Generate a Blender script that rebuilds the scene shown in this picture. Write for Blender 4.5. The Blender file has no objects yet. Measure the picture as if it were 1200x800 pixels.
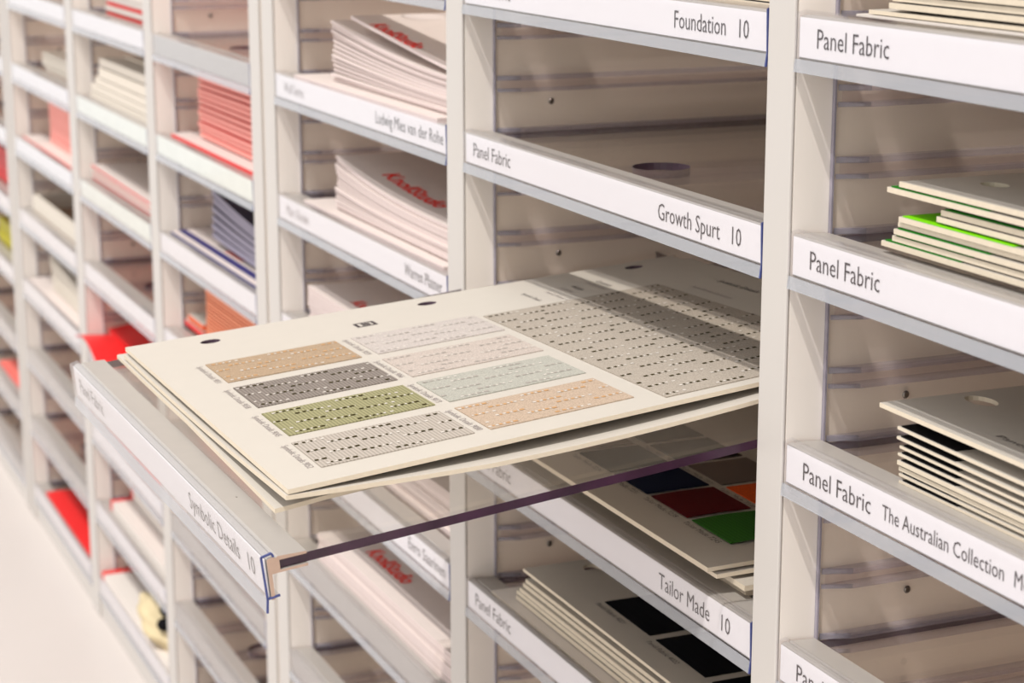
import bpy, bmesh, math, random
from mathutils import Vector, Matrix
from mathutils.geometry import delaunay_2d_cdt

random.seed(7)
SC = bpy.context.scene
COL = SC.collection

# ------------------------------------------------------------------ scale: 1 unit of the plan = 0.45 m
U = 0.45
ZF = 1.89                                    # height of the lens above the floor, in plan units
def W(x, y, z):
    return Vector((x * U, y * U, (z + ZF) * U))

# ------------------------------------------------------------------ camera
cam_d = bpy.data.cameras.new('camera')
cam = bpy.data.objects.new('camera', cam_d)
COL.objects.link(cam)
yaw, pitch, roll = math.radians(66.8016), math.radians(13.0652), math.radians(-0.0275)
fwd = Vector((-math.sin(yaw) * math.cos(pitch), math.cos(yaw) * math.cos(pitch), -math.sin(pitch)))
rgt = Vector((math.cos(yaw), math.sin(yaw), 0))
upv = rgt.cross(fwd)
R_ = rgt * math.cos(roll) + upv * math.sin(roll)
U_ = -rgt * math.sin(roll) + upv * math.cos(roll)
cam.matrix_world = Matrix(((R_.x, U_.x, -fwd.x, 0), (R_.y, U_.y, -fwd.y, -1 * U),
                           (R_.z, U_.z, -fwd.z, ZF * U), (0, 0, 0, 1)))
cam_d.sensor_width = 36
cam_d.lens = 72.506
cam_d.clip_start = 0.02
cam_d.dof.use_dof = True
cam_d.dof.focus_distance = 2.08 * U
cam_d.dof.aperture_fstop = 16.0
SC.camera = cam

# ------------------------------------------------------------------ light
world = bpy.data.worlds.new('world')
SC.world = world
world.use_nodes = True
bg = world.node_tree.nodes['Background']
bg.inputs['Color'].default_value = (1.0, 0.975, 0.955, 1)
bg.inputs['Strength'].default_value = 1.16
sun_d = bpy.data.lights.new('sun', 'SUN')
sun = bpy.data.objects.new('sun', sun_d)
COL.objects.link(sun)
sun.location = (-0.5, -2, 3)
sun.rotation_euler = Vector((-0.7, 1.0, -2.35)).to_track_quat('-Z', 'Y').to_euler()
sun_d.energy = 2.9
sun_d.angle = math.radians(1.2)
sun_d.color = (1.0, 0.97, 0.935)
SC.view_settings.view_transform = 'Standard'
SC.view_settings.look = 'None'
SC.view_settings.exposure = 0.0
SC.view_settings.gamma = 1.0
SC.view_settings.use_curve_mapping = False
SC.cycles.max_bounces = 24
SC.cycles.glossy_bounces = 10
SC.cycles.diffuse_bounces = 10
SC.cycles.transparent_max_bounces = 48
SC.cycles.caustics_reflective = True
SC.cycles.sample_clamp_indirect = 6.0
SC.cycles.caustics_refractive = False

# ------------------------------------------------------------------ materials
def lin(c):
    return tuple(((v / 255) / 12.92 if v / 255 <= 0.04045 else ((v / 255 + 0.055) / 1.055) ** 2.4) for v in c) + (1,)

def mat(name, rgb, rough=0.5, spec=0.4, grain=0.03, scale=60, metal=0.0, bump=0.0, bscale=900):
    m = bpy.data.materials.new(name)
    m.use_nodes = True
    nt = m.node_tree
    b = nt.nodes['Principled BSDF']
    c = lin(rgb)
    tc = nt.nodes.new('ShaderNodeTexCoord')
    nz = nt.nodes.new('ShaderNodeTexNoise')
    nz.inputs['Scale'].default_value = scale
    nz.inputs['Detail'].default_value = 4
    nt.links.new(tc.outputs['Object'], nz.inputs['Vector'])
    rp = nt.nodes.new('ShaderNodeValToRGB')
    rp.color_ramp.elements[0].position = 0.3
    rp.color_ramp.elements[1].position = 0.7
    rp.color_ramp.elements[0].color = tuple(max(0, v * (1 - grain)) for v in c[:3]) + (1,)
    rp.color_ramp.elements[1].color = tuple(min(1, v * (1 + grain)) for v in c[:3]) + (1,)
    nt.links.new(nz.outputs['Fac'], rp.inputs['Fac'])
    nt.links.new(rp.outputs['Color'], b.inputs['Base Color'])
    b.inputs['Roughness'].default_value = rough
    b.inputs['Specular IOR Level'].default_value = spec
    b.inputs['Metallic'].default_value = metal
    if bump > 0:
        n2 = nt.nodes.new('ShaderNodeTexNoise')
        n2.inputs['Scale'].default_value = bscale
        nt.links.new(tc.outputs['Object'], n2.inputs['Vector'])
        bp = nt.nodes.new('ShaderNodeBump')
        bp.inputs['Strength'].default_value = bump
        bp.inputs['Distance'].default_value = 0.001
        nt.links.new(n2.outputs['Fac'], bp.inputs['Height'])
        nt.links.new(bp.outputs['Normal'], b.inputs['Normal'])
    return m

def clear(name, tint, gloss=1.0, body=0.0, body_rgb=(200, 200, 205), rough=0.05, ior=1.45):
    """thin clear plastic sheet: lets light straight through, reflects at grazing angles"""
    m = bpy.data.materials.new(name)
    m.use_nodes = True
    nt = m.node_tree
    nt.nodes.clear()
    out = nt.nodes.new('ShaderNodeOutputMaterial')
    tr = nt.nodes.new('ShaderNodeBsdfTransparent')
    tr.inputs['Color'].default_value = lin(tint)
    gl = nt.nodes.new('ShaderNodeBsdfGlossy')
    gl.inputs['Roughness'].default_value = rough
    gl.inputs['Color'].default_value = (gloss, gloss, gloss, 1)
    fr = nt.nodes.new('ShaderNodeFresnel')
    # the sheet is modelled with both faces: the face seen from inside must not mirror totally
    ge = nt.nodes.new('ShaderNodeNewGeometry')
    im = nt.nodes.new('ShaderNodeMapRange')
    im.inputs['To Min'].default_value = ior
    im.inputs['To Max'].default_value = 1 / ior
    nt.links.new(ge.outputs['Backfacing'], im.inputs['Value'])
    nt.links.new(im.outputs['Result'], fr.inputs['IOR'])
    # faint scuffs in the sheet
    tc = nt.nodes.new('ShaderNodeTexCoord')
    nz = nt.nodes.new('ShaderNodeTexNoise')
    nz.inputs['Scale'].default_value = 30
    nt.links.new(tc.outputs['Object'], nz.inputs['Vector'])
    rr = nt.nodes.new('ShaderNodeMapRange')
    rr.inputs['To Min'].default_value = rough * 0.7
    rr.inputs['To Max'].default_value = rough * 1.4
    nt.links.new(nz.outputs['Fac'], rr.inputs['Value'])
    nt.links.new(rr.outputs['Result'], gl.inputs['Roughness'])
    df = nt.nodes.new('ShaderNodeBsdfDiffuse')
    df.inputs['Color'].default_value = lin(body_rgb)
    m1 = nt.nodes.new('ShaderNodeMixShader')
    m1.inputs['Fac'].default_value = body
    nt.links.new(tr.outputs[0], m1.inputs[1])
    nt.links.new(df.outputs[0], m1.inputs[2])
    m2 = nt.nodes.new('ShaderNodeMixShader')
    nt.links.new(fr.outputs[0], m2.inputs['Fac'])
    nt.links.new(m1.outputs[0], m2.inputs[1])
    nt.links.new(gl.outputs[0], m2.inputs[2])
    nt.links.new(m2.outputs[0], out.inputs['Surface'])
    return m

def fabric(name, rgb, rib=0.0, ribscale=700, axis='X'):
    m = bpy.data.materials.new(name)
    m.use_nodes = True
    nt = m.node_tree
    b = nt.nodes['Principled BSDF']
    b.inputs['Roughness'].default_value = 0.9
    b.inputs['Specular IOR Level'].default_value = 0.1
    c = lin(rgb)
    tc = nt.nodes.new('ShaderNodeTexCoord')
    nz = nt.nodes.new('ShaderNodeTexNoise')
    nz.inputs['Scale'].default_value = 1400
    nz.inputs['Detail'].default_value = 2
    nt.links.new(tc.outputs['Object'], nz.inputs['Vector'])
    rp = nt.nodes.new('ShaderNodeValToRGB')
    rp.color_ramp.elements[0].position = 0.35
    rp.color_ramp.elements[1].position = 0.65
    rp.color_ramp.elements[0].color = tuple(v * 0.82 for v in c[:3]) + (1,)
    rp.color_ramp.elements[1].color = tuple(min(1, v * 1.12) for v in c[:3]) + (1,)
    nt.links.new(nz.outputs['Fac'], rp.inputs['Fac'])
    src = rp.outputs['Color']
    if rib > 0:
        wv = nt.nodes.new('ShaderNodeTexWave')
        wv.bands_direction = axis
        wv.inputs['Scale'].default_value = ribscale
        wv.inputs['Distortion'].default_value = 0.3
        nt.links.new(tc.outputs['Object'], wv.inputs['Vector'])
        mx = nt.nodes.new('ShaderNodeMix')
        mx.data_type = 'RGBA'
        mx.blend_type = 'MIX'
        nt.links.new(wv.outputs['Fac'], mx.inputs['Factor'])
        mx.inputs['A'].default_value = tuple(v * (1 - rib) for v in c[:3]) + (1,)
        mx.inputs['B'].default_value = tuple(min(1, v * (1 + rib)) for v in c[:3]) + (1,)
        src = mx.outputs['Result']
    nt.links.new(src, b.inputs['Base Color'])
    return m

M = {}
M['cabinet'] = mat('cabinet_lacquer', (197, 192, 187), 0.45, 0.4, 0.012, 8)
M['cabinet_in'] = mat('cabinet_lacquer_brightened', (240, 232, 224), 0.5, 0.35, 0.012, 8)  # same white lacquer as the fronts, toned lighter to brighten the compartments
M['edge'] = mat('edge_band', (212, 194, 170), 0.4, 0.4, 0.03, 60)
M['floor'] = mat('floor_resin', (196, 188, 183), 0.35, 0.4, 0.008, 4)
M['wall'] = mat('wall_paint', (238, 230, 220), 0.8, 0.2, 0.01, 6)
M['clip'] = mat('grey_extrusion', (166, 160, 154), 0.38, 0.5, 0.02, 90)
M['clip_end'] = mat('cut_extrusion_end', (186, 158, 140), 0.4, 0.4, 0.05, 300)
M['screw'] = mat('screw_steel', (120, 112, 105), 0.3, 0.6, 0.1, 400, 0.8)
M['paper'] = mat('label_paper', (233, 229, 230), 0.7, 0.2, 0.008, 200)
M['paper_green'] = mat('label_paper_green', (230, 234, 222), 0.7, 0.2, 0.05, 60)
M['ink'] = mat('grey_ink', (72, 64, 66), 0.7, 0.1, 0.05, 300)
M['ink_soft'] = mat('pale_ink', (150, 140, 138), 0.7, 0.1, 0.05, 300)
M['ink_red'] = mat('red_ink', (240, 22, 18), 0.6, 0.2, 0.03, 300)
M['ink_pink'] = mat('pale_red_ink', (244, 150, 145), 0.6, 0.2, 0.03, 300)
M['plate'] = clear('clear_tray_sheet', (253, 252, 250), 1.0, 0.01, (226, 220, 214), 0.05, 1.38)
M['plate_edge'] = mat('tray_sheet_edge', (56, 30, 50), 0.25, 0.5, 0.25, 60)
M['cover'] = clear('clear_label_cover', (252, 252, 253), 0.9, 0.0, (230, 232, 240), 0.08, 1.3)
M['tail'] = clear('cover_tail', (238, 239, 242), 1.0, 0.36, (198, 200, 205), 0.15, 1.45)
M['cover_edge'] = mat('blue_cut_edge', (62, 72, 128), 0.3, 0.5, 0.2, 200)
M['liner'] = clear('clear_side_liner', (253, 251, 249), 1.0, 0.02, (226, 214, 204), 0.08, 1.25)
M['liner_edge'] = mat('liner_front_edge', (150, 144, 156), 0.3, 0.5, 0.15, 120)
M['rail'] = clear('liner_rail', (248, 246, 248), 1.0, 0.22, (176, 170, 182), 0.12, 1.35)
M['rail_web'] = clear('liner_rail_web', (252, 250, 250), 1.0, 0.04, (206, 198, 200), 0.12, 1.25)
M['rail_tip'] = clear('liner_rail_tip', (228, 228, 236), 1.0, 0.40, (150, 148, 162), 0.12, 1.4)
M['card'] = mat('cream_card', (192, 185, 175), 0.62, 0.25, 0.008, 90, bump=0.05)
M['card_edge'] = mat('card_edge', (216, 203, 182), 0.75, 0.15, 0.03, 300)
M['offwhite'] = mat('offwhite_paper', (216, 208, 201), 0.65, 0.25, 0.01, 90)
M['pink_paper'] = mat('blush_paper', (214, 202, 196), 0.6, 0.25, 0.015, 90)
M['pink_edge'] = mat('blush_page_edges', (214, 198, 194), 0.7, 0.2, 0.04, 400)
M['salmon'] = mat('salmon_page_edges', (240, 160, 150), 0.7, 0.2, 0.05, 300)
M['red'] = mat('red_cover', (226, 34, 36), 0.45, 0.4, 0.03, 60)
M['red_dark'] = mat('deep_red_cover', (188, 26, 30), 0.45, 0.4, 0.03, 60)
M['coral'] = mat('coral_cover', (240, 120, 110), 0.5, 0.3, 0.04, 60)
M['orange'] = mat('orange_page_edges', (240, 150, 112), 0.6, 0.3, 0.04, 300)
M['orange_deep'] = mat('orange_cover', (222, 96, 54), 0.6, 0.3, 0.04, 300)
M['navy'] = mat('navy_cover', (36, 32, 66), 0.45, 0.4, 0.05, 60)
M['navy_line'] = mat('navy_band', (50, 46, 108), 0.45, 0.4, 0.05, 60)
M['lavender'] = mat('lavender_page_edges', (148, 142, 158), 0.7, 0.2, 0.05, 400)
M['cream'] = mat('cream_paper', (214, 206, 194), 0.7, 0.2, 0.02, 90)
M['cream_edge'] = mat('cream_page_edges', (218, 209, 196), 0.7, 0.2, 0.05, 300)
M['brown_in'] = mat('brown_board', (150, 122, 100), 0.7, 0.2, 0.04, 60)
M['lime'] = mat('lime_cloth', (118, 204, 10), 0.75, 0.1, 0.04, 600)
M['green'] = mat('green_cloth_shaded', (34, 116, 26), 0.75, 0.1, 0.05, 600)  # green cloth with the shade between the boards put into its colour
M['black'] = mat('black_cloth', (14, 12, 14), 0.8, 0.1, 0.1, 600)
M['yellow'] = mat('yellow_green_cover', (186, 176, 30), 0.5, 0.3, 0.05, 60)
M['sand'] = mat('sand_plush', (206, 190, 154), 0.9, 0.1, 0.06, 40, bump=0.4, bscale=300)
M['hole_rim'] = mat('hole_rim', (84, 66, 80), 0.3, 0.5, 0.1, 90)  # tinted sheet edge; on the cards, dark to paint shade into the holes
M['mark_dark'] = mat('dark_weave', (58, 50, 22), 0.9, 0.1, 0.1, 900)
M['mark_white'] = mat('white_weave', (206, 199, 190), 0.9, 0.1, 0.02, 900)
M['mark_tan'] = mat('brown_weave', (190, 148, 104), 0.9, 0.1, 0.05, 900)
M['mark_soft'] = mat('soft_weave', (164, 156, 148), 0.9, 0.1, 0.05, 900)

# ------------------------------------------------------------------ helpers
def tag(o, label=None, cat=None, group=None, kind=None):
    if label: o['label'] = label
    if cat: o['category'] = cat
    if group: o['group'] = group
    if kind: o['kind'] = kind
    return o

class MB:
    """collects faces in plan units; build() links them as one mesh object"""
    def __init__(s):
        s.v = []; s.f = []; s.m = []
    def box(s, x0, x1, y0, y1, z0, z1, mi=0):
        b = len(s.v)
        s.v += [(x0, y0, z0), (x1, y0, z0), (x1, y1, z0), (x0, y1, z0), (x0, y0, z1), (x1, y0, z1), (x1, y1, z1), (x0, y1, z1)]
        for q in ((0, 3, 2, 1), (4, 5, 6, 7), (0, 1, 5, 4), (1, 2, 6, 5), (2, 3, 7, 6), (3, 0, 4, 7)):
            s.f.append(tuple(b + i for i in q)); s.m.append(mi)
        return s
    def quad(s, pts, mi=0):
        b = len(s.v); s.v += list(pts); s.f.append(tuple(range(b, b + len(pts)))); s.m.append(mi)
        return s
    def prism_x(s, prof, x0, x1, mi=0, mi_end=None):
        """closed (y,z) outline pushed along x"""
        n = len(prof); b = len(s.v)
        s.v += [(x0, y, z) for y, z in prof] + [(x1, y, z) for y, z in prof]
        for i in range(n):
            j = (i + 1) % n
            s.f.append((b + i, b + j, b + n + j, b + n + i)); s.m.append(mi)
        e = mi if mi_end is None else mi_end
        s.f.append(tuple(b + i for i in range(n))); s.m.append(e)
        s.f.append(tuple(b + n + i for i in reversed(range(n)))); s.m.append(e)
        return s
    def mesh(s, name, mats, origin=(0, 0, 0), bevel=0.0):
        me = bpy.data.meshes.new(name)
        ox, oy, oz = origin
        me.from_pydata([((x - ox) * U, (y - oy) * U, (z - oz) * U) for x, y, z in s.v], [], s.f)
        for k in mats: me.materials.append(M[k])
        for p, mi in zip(me.polygons, s.m): p.material_index = mi
        bm = bmesh.new(); bm.from_mesh(me)
        if bevel > 0:
            bmesh.ops.bevel(bm, geom=list(bm.edges), offset=bevel * U, segments=2, affect='EDGES', profile=0.5)
        bmesh.ops.recalc_face_normals(bm, faces=bm.faces)
        bm.to_mesh(me); bm.free()
        return me
    def build(s, name, mats, parent=None, origin=(0, 0, 0), bevel=0.0, kind=None):
        me = s.mesh(name, mats, origin, bevel)
        return put(name, me, parent, None if parent else origin, kind)

def put(name, me, parent=None, origin=None, kind=None):
    o = bpy.data.objects.new(name, me)
    COL.objects.link(o)
    if parent: o.parent = parent
    elif origin is not None: o.location = W(*origin)
    if kind: o['kind'] = kind
    return o

def empty(name, origin, label, cat, group=None):
    o = bpy.data.objects.new(name, None)
    COL.objects.link(o)
    o.empty_display_size = 0.02
    o.location = W(*origin)
    return tag(o, label, cat, group)

def copy_tree(o, parent=None):
    c = o.copy(); COL.objects.link(c); c.parent = parent
    for ch in list(o.children): copy_tree(ch, c)
    return c

TXT = {}
def text_geo(body, fat=-0.005):
    """outline letters as flat triangles, cached: returns verts, faces, width, cap height"""
    if (body, fat) in TXT: return TXT[(body, fat)]
    cu = bpy.data.curves.new('lettering', 'FONT')
    cu.body = body; cu.size = 1; cu.offset = fat; cu.resolution_u = 2
    o = bpy.data.objects.new('lettering', cu); COL.objects.link(o)
    dg = bpy.context.evaluated_depsgraph_get(); dg.update()
    me = bpy.data.meshes.new_from_object(o.evaluated_get(dg))
    v = [(p.co.x, p.co.y) for p in me.vertices]; f = [tuple(p.vertices) for p in me.polygons]
    bpy.data.objects.remove(o); bpy.data.curves.remove(cu); bpy.data.meshes.remove(me)
    x0 = min(p[0] for p in v); v = [(p[0] - x0, p[1]) for p in v]
    TXT[(body, fat)] = (v, f, max(p[0] for p in v), 0.73)
    return TXT[(body, fat)]

def lettering(body, width, cap, mapf, mk, parent, origin, name='lettering'):
    v, f, w, c = text_geo(body, 0.022 if mk in ('ink_red', 'ink_pink') else -0.005)
    mb = MB()
    mb.v = [mapf(x / w * width, y / c * cap) for x, y in v]
    mb.f = list(f); mb.m = [0] * len(f)
    me = bpy.data.meshes.new(name)
    ox, oy, oz = origin
    me.from_pydata([((x - ox) * U, (y - oy) * U, (z - oz) * U) for x, y, z in mb.v], [], mb.f)
    me.materials.append(M[mk])
    return put(name, me, parent)

def circle(cx, cy, rx, ry=None, n=20):
    ry = ry or rx
    return [(cx + rx * math.cos(2 * math.pi * i / n), cy + ry * math.sin(2 * math.pi * i / n)) for i in range(n)]

def sheet_mesh(name, outline, holes, zf, t, mats, origin, step=0.08, faces_mi=(0, 0, 1), hole_mi=1):
    """flat sheet with real holes, draped over zf(x,y); top, bottom and rim material slots"""
    pts = []; edges = []
    def loop(l, dense):
        b = len(pts); q = []
        for i, p in enumerate(l):
            n = l[(i + 1) % len(l)]
            d = math.dist(p, n); k = max(1, int(d / step)) if dense else 1
            for j in range(k):
                q.append((p[0] + (n[0] - p[0]) * j / k, p[1] + (n[1] - p[1]) * j / k))
        pts.extend(q)
        edges.extend((b + i, b + (i + 1) % len(q)) for i in range(len(q)))
    loop(outline, True)
    for h in holes: loop(h, False)
    xs = [p[0] for p in outline]; ys = [p[1] for p in outline]
    def inside(px, py, poly):
        r = False
        for i in range(len(poly)):
            (x1, y1), (x2, y2) = poly[i], poly[i - 1]
            if (y1 > py) != (y2 > py) and px < (x2 - x1) * (py - y1) / (y2 - y1) + x1: r = not r
        return r
    gx = min(xs) + step / 2
    while gx < max(xs):
        gy = min(ys) + step / 2
        while gy < max(ys):
            if inside(gx, gy, outline) and not any(inside(gx, gy, h) or min(math.dist((gx, gy), q) for q in h) < 0.012 for h in holes):
                pts.append((gx + 1e-4 * math.sin(gx * 91 + gy * 37), gy))
            gy += step
        gx += step
    vo, eo, fo, *_ = delaunay_2d_cdt([Vector(p) for p in pts], edges, [], 0, 1e-7)
    tri = []
    for f in fo:
        cx = sum(vo[i].x for i in f) / len(f); cy = sum(vo[i].y for i in f) / len(f)
        if inside(cx, cy, outline) and not any(inside(cx, cy, h) for h in holes): tri.append(tuple(f))
    n = len(vo)
    V = [(p.x, p.y, zf(p.x, p.y)) for p in vo] + [(p.x, p.y, zf(p.x, p.y) - t) for p in vo]
    mb = MB(); mb.v = V
    cnt = {}
    for f in tri:
        mb.f.append(f); mb.m.append(faces_mi[0])
        mb.f.append(tuple(n + i for i in reversed(f))); mb.m.append(faces_mi[1])
        for i in range(len(f)):
            e = (f[i], f[(i + 1) % len(f)])
            if (e[1], e[0]) in cnt: del cnt[(e[1], e[0])]
            else: cnt[e] = 1
    for a, b in cnt:
        mb.f.append((a, n + a, n + b, b))
        mx, my = (vo[a].x + vo[b].x) / 2, (vo[a].y + vo[b].y) / 2
        mb.m.append(hole_mi if any(min(math.dist((mx, my), q) for q in h) < 0.02 for h in holes) else faces_mi[2])
    return mb.mesh(name, mats, origin)

# ------------------------------------------------------------------ the plan (all in plan units)
Z0, DZ = -0.3411, 0.2053
def ZR(r): return Z0 - r * DZ
TOPZ, BASEZ = ZR(-8) + 0.13, ZR(7) - 0.058  # unseen cabinet top set high so the sun can reach the interiors
DEPTH = 0.86
PLATE_T = -0.0055                                    # tray sheet top below the label's top edge
# columns, right to left: clear opening between panels
COLS = {'r': (-1.667, -0.886), 'a': (-2.4958, -1.7149), 'b': (-3.3468, -2.5524), 'c': (-4.2107, -3.4885),
        'd': (-5.0218, -4.2802), 'e': (-5.9091, -5.1077), 'f': (-6.80, -6.0613), 'g': (-7.58, -6.86)}
# panels as (x0, x1)
CABS = [('white shelving cabinet holding the pulled-out tray and the Panel Fabric trays, nearest the camera',
         [(-0.886, -0.832), (-1.7149, -1.667), (-2.5524, -2.4958), (-3.4085, -3.3468)], ['r', 'a', 'b']),
        ('white shelving cabinet with red, navy and orange booklets, left of the twin upright',
         [(-3.4885, -3.428), (-4.2802, -4.2107), (-5.1077, -5.0218), (-5.972, -5.9091)], ['c', 'd', 'e']),
        ('farthest white shelving cabinet, cut off by the left edge of the picture',
         [(-6.0613, -5.998), (-6.86, -6.80), (-7.64, -7.58)], ['f', 'g'])]

def cut_edge_box(x0, x1, y0, y1, z0, z1): return MB().box(x0, x1, y0, y1, z0, z1)

rail_mb = {}
def rail_mesh(side):
    """one pair of ridges that a tray sheet slides between; tapered at the front"""
    if side in rail_mb: return rail_mb[side]
    mb = MB(); p = 0.011
    for (a, b) in ((-0.0048, 0.0014), (-0.0200, -0.0152)):
        n0 = len(mb.v)
        y0, y1 = 0.0, DEPTH - 0.075
        mb.v += [(0, y0, a), (0, y0, b), (side * p, y0 + 0.022, (a + b) / 2 - 0.0012), (side * p, y0 + 0.022, (a + b) / 2 + 0.0012),
                 (0, y1, a), (0, y1, b), (side * p, y1, a), (side * p, y1, b)]
        # front taper to a full-size ridge
        m0 = len(mb.v)
        mb.v += [(side * p, y0 + 0.030, a), (side * p, y0 + 0.030, b)]
        mb.f += [(n0, n0 + 1, n0 + 3, n0 + 2), (n0 + 2, n0 + 3, m0 + 1, m0), (m0, m0 + 1, n0 + 7, n0 + 6),
                 (n0, n0 + 2, m0), (n0, m0, n0 + 6, n0 + 4), (n0 + 1, m0 + 1, n0 + 3), (n0 + 1, n0 + 5, n0 + 7, m0 + 1),
                 (n0 + 4, n0 + 6, n0 + 7, n0 + 5), (n0, n0 + 4, n0 + 5, n0 + 1)]
        mb.m += [2, 2, 0, 2, 0, 2, 0, 0, 0]
    xa_, xb_ = (0.0002, 0.0035) if side > 0 else (-0.0035, -0.0002)
    mb.box(xa_, xb_, 0.004, DEPTH - 0.076, -0.0151, -0.0049, 1)
    rail_mb[side] = mb.mesh('tray_rail', ['rail', 'rail_web', 'rail_tip'])
    return rail_mb[side]

for label, panels, cols in CABS:
    xl = min(p[0] for p in panels); xr = max(p[1] for p in panels)
    org = (xl, 0, -ZF)
    root = empty('shelving_cabinet', org, label, 'cabinet', 'white shelving cabinets along the wall')
    for (a, b) in panels:
        pn = MB().box(a, b, 0.0035, DEPTH - 0.012, -ZF + 0.0, TOPZ).build('divider_panel', ['cabinet_in'], root, org)
        MB().box(a, b, -0.001, 0.0030, -ZF + 0.0, TOPZ).build('front_edge_strip', ['cabinet'], pn, org, bevel=0.0016)
    MB().box(xl, xr, DEPTH - 0.011, DEPTH, -ZF, TOPZ).build('back_panel', ['cabinet_in'], root, org)
    MB().box(xl, xr, -0.001, DEPTH, TOPZ + 0.0005, TOPZ + 0.055).build('top_panel', ['cabinet'], root, org, bevel=0.002)
    for c in cols:
        x0, x1 = COLS[c]
        MB().box(x0 + 0.0005, x1 - 0.0005, 0.004, DEPTH - 0.012, -ZF, BASEZ).build('base_panel', ['cabinet'], root, org, bevel=0.001)
        for side, xw in ((1, x0), (-1, x1)):
            xa, xb = (xw + 0.0006, xw + 0.0032) if side > 0 else (xw - 0.0032, xw - 0.0006)
            ln = MB().box(xa, xb, 0.0445, DEPTH - 0.02, BASEZ + 0.001, TOPZ - 0.001)
            ln.m[2] = 1
            lo = ln.build('side_liner', ['liner', 'liner_edge'], root, org)
            MB().box(xa - (0.0 if side > 0 else 0.002), xb + (0.002 if side > 0 else 0.0), 0.0425, 0.0445, BASEZ + 0.001, TOPZ - 0.001).build('liner_edge', ['liner_edge'], lo, org)
            for r in range(-3, 8):
                for k in range(3):
                    z = ZR(r) + k * DZ / 3
                    if z > TOPZ - 0.02: continue
                    rl = put('tray_rail', rail_mesh(side), lo)
                    rl.location = ((((xb if side > 0 else xa) - org[0]) * U), 0.047 * U, (z - org[2]) * U)
        # small screws that fix the liner, one per shelf height on the left wall
        for r in range(-1, 6):
            zz = ZR(r) + 0.0335 - 0.0000
            yy = 0.125 + 0.012 * ((r * 7) % 3)
            sm = MB(); n = 10; xs_ = x0 + 0.0034
            ring = [(xs_, yy + 0.0042 * math.cos(6.2832 * i / n), zz + 0.0042 * math.sin(6.2832 * i / n)) for i in range(n)]
            ring2 = [(xs_ + 0.0016, yy + 0.0026 * math.cos(6.2832 * i / n), zz + 0.0026 * math.sin(6.2832 * i / n)) for i in range(n)]
            for i in range(n):
                j = (i + 1) % n
                sm.quad([ring[i], ring[j], ring2[j], ring2[i]])
            sm.quad(ring2)
            sm.build('screw', ['screw'], root, org)

# floor and wall
fl = MB().box(-12, 3, -4.5, 1.2, -0.03, 0).build('floor', ['floor'], None, (0, 0, -ZF), kind='structure')
fl.location = W(0, 0, -ZF)
fl.data.transform(Matrix.Translation((0, 0, ZF * U * 0)))
for v in fl.data.vertices: v.co.z = (0 if v.co.z > (ZF - 0.015) * U else -0.03 * U)
wl = MB().box(-12, 3, DEPTH + 0.01, DEPTH + 0.05, -ZF, 1.6).build('wall_back', ['wall'], None, (0, 0, 0), kind='structure')

# ------------------------------------------------------------------ trays
def plate_meshes(w):
    key = round(w, 4)
    if key in plate_meshes.cache: return plate_meshes.cache[key]
    d = {}
    ol = [(0.005, 0.0165), (w - 0.005, 0.0165), (w - 0.005, 0.815), (0.005, 0.815)]
    d['sheet'] = sheet_mesh('sheet', ol, [circle(w * 0.46, 0.106, 0.034, n=28)], lambda x, y: PLATE_T, 0.0090,
                            ['plate', 'plate_edge', 'hole_rim'], (0, 0, 0), 0.4, (0, 0, 1), 2)
    clip = [(0.0042, -0.0030), (0.0042, -0.0418), (0.0078, -0.0418), (0.0078, -0.0175), (0.0125, -0.0172), (0.0425, -0.0172),
            (0.0425, -0.0148), (0.0160, -0.0148), (0.0160, -0.0053), (0.0425, -0.0053), (0.0425, -0.0030), (0.0150, -0.0012),
            (0.0125, -0.0026), (0.0100, -0.0012), (0.0060, -0.0018)]
    d['front_clip'] = MB().prism_x(clip, 0.002, w - 0.0015, 0, 1).mesh('front_clip', ['clip', 'clip_end'])
    d['label_strip'] = MB().box(0.004, w - 0.004, 0.0026, 0.0034, -0.0396, -0.0030).mesh('label_strip', ['paper'])
    d['label_green'] = MB().box(0.004, w - 0.004, 0.0026, 0.0034, -0.0396, -0.0030).mesh('label_strip', ['paper_green'])
    t = 0.0012
    cov = [(0.0105, -0.0004), (0.0090, 0.0022), (0.0, 0.0004), (0.0006, -0.0395), (0.0126, -0.0385), (0.0126, -0.0398),
           (0.0006 + 0.0004, -0.0412), (-0.0004, -0.0412), (-t, 0.0010), (0.0092, 0.0036), (0.0118, 0.0002)]
    d['label_cover'] = MB().prism_x(cov, 0.002, w - 0.003, 0, 0).mesh('label_cover', ['cover'])
    tail = [(-0.0004, -0.0414), (0.0012, -0.0414), (0.0008, -0.0470), (-0.0006, -0.0530), (-0.0022, -0.0535), (-0.0014, -0.0470)]
    d['cover_tail'] = MB().prism_x(tail, 0.002, w - 0.003, 0, 0).mesh('cover_tail', ['tail'])
    g = MB()
    xa, xb = w - 0.0029, w - 0.0012
    for (ya, za), (yb, zb), hw in (((0.0110, -0.0010), (0.0095, 0.0026), 0.001), ((0.0095, 0.0028), (-0.0006, 0.0008), 0.001),
                                   ((-0.0006, 0.0010), (0.0004, -0.0405), 0.001), ((0.0002, -0.0400), (0.0126, -0.0390), 0.001),
                                   ((0.0004, -0.0405), (-0.0014, -0.0535), 0.001)):
        L = math.hypot(yb - ya, zb - za); ny, nz = -(zb - za) / L * hw, (yb - ya) / L * hw
        g.prism_x([(ya + ny, za + nz), (yb + ny, zb + nz), (yb - ny, zb - nz), (ya - ny, za - nz)], xa, xb)
    d['cover_end'] = g.mesh('cover_end', ['cover_edge'])
    plate_meshes.cache[key] = d
    return d
plate_meshes.cache = {}

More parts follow.
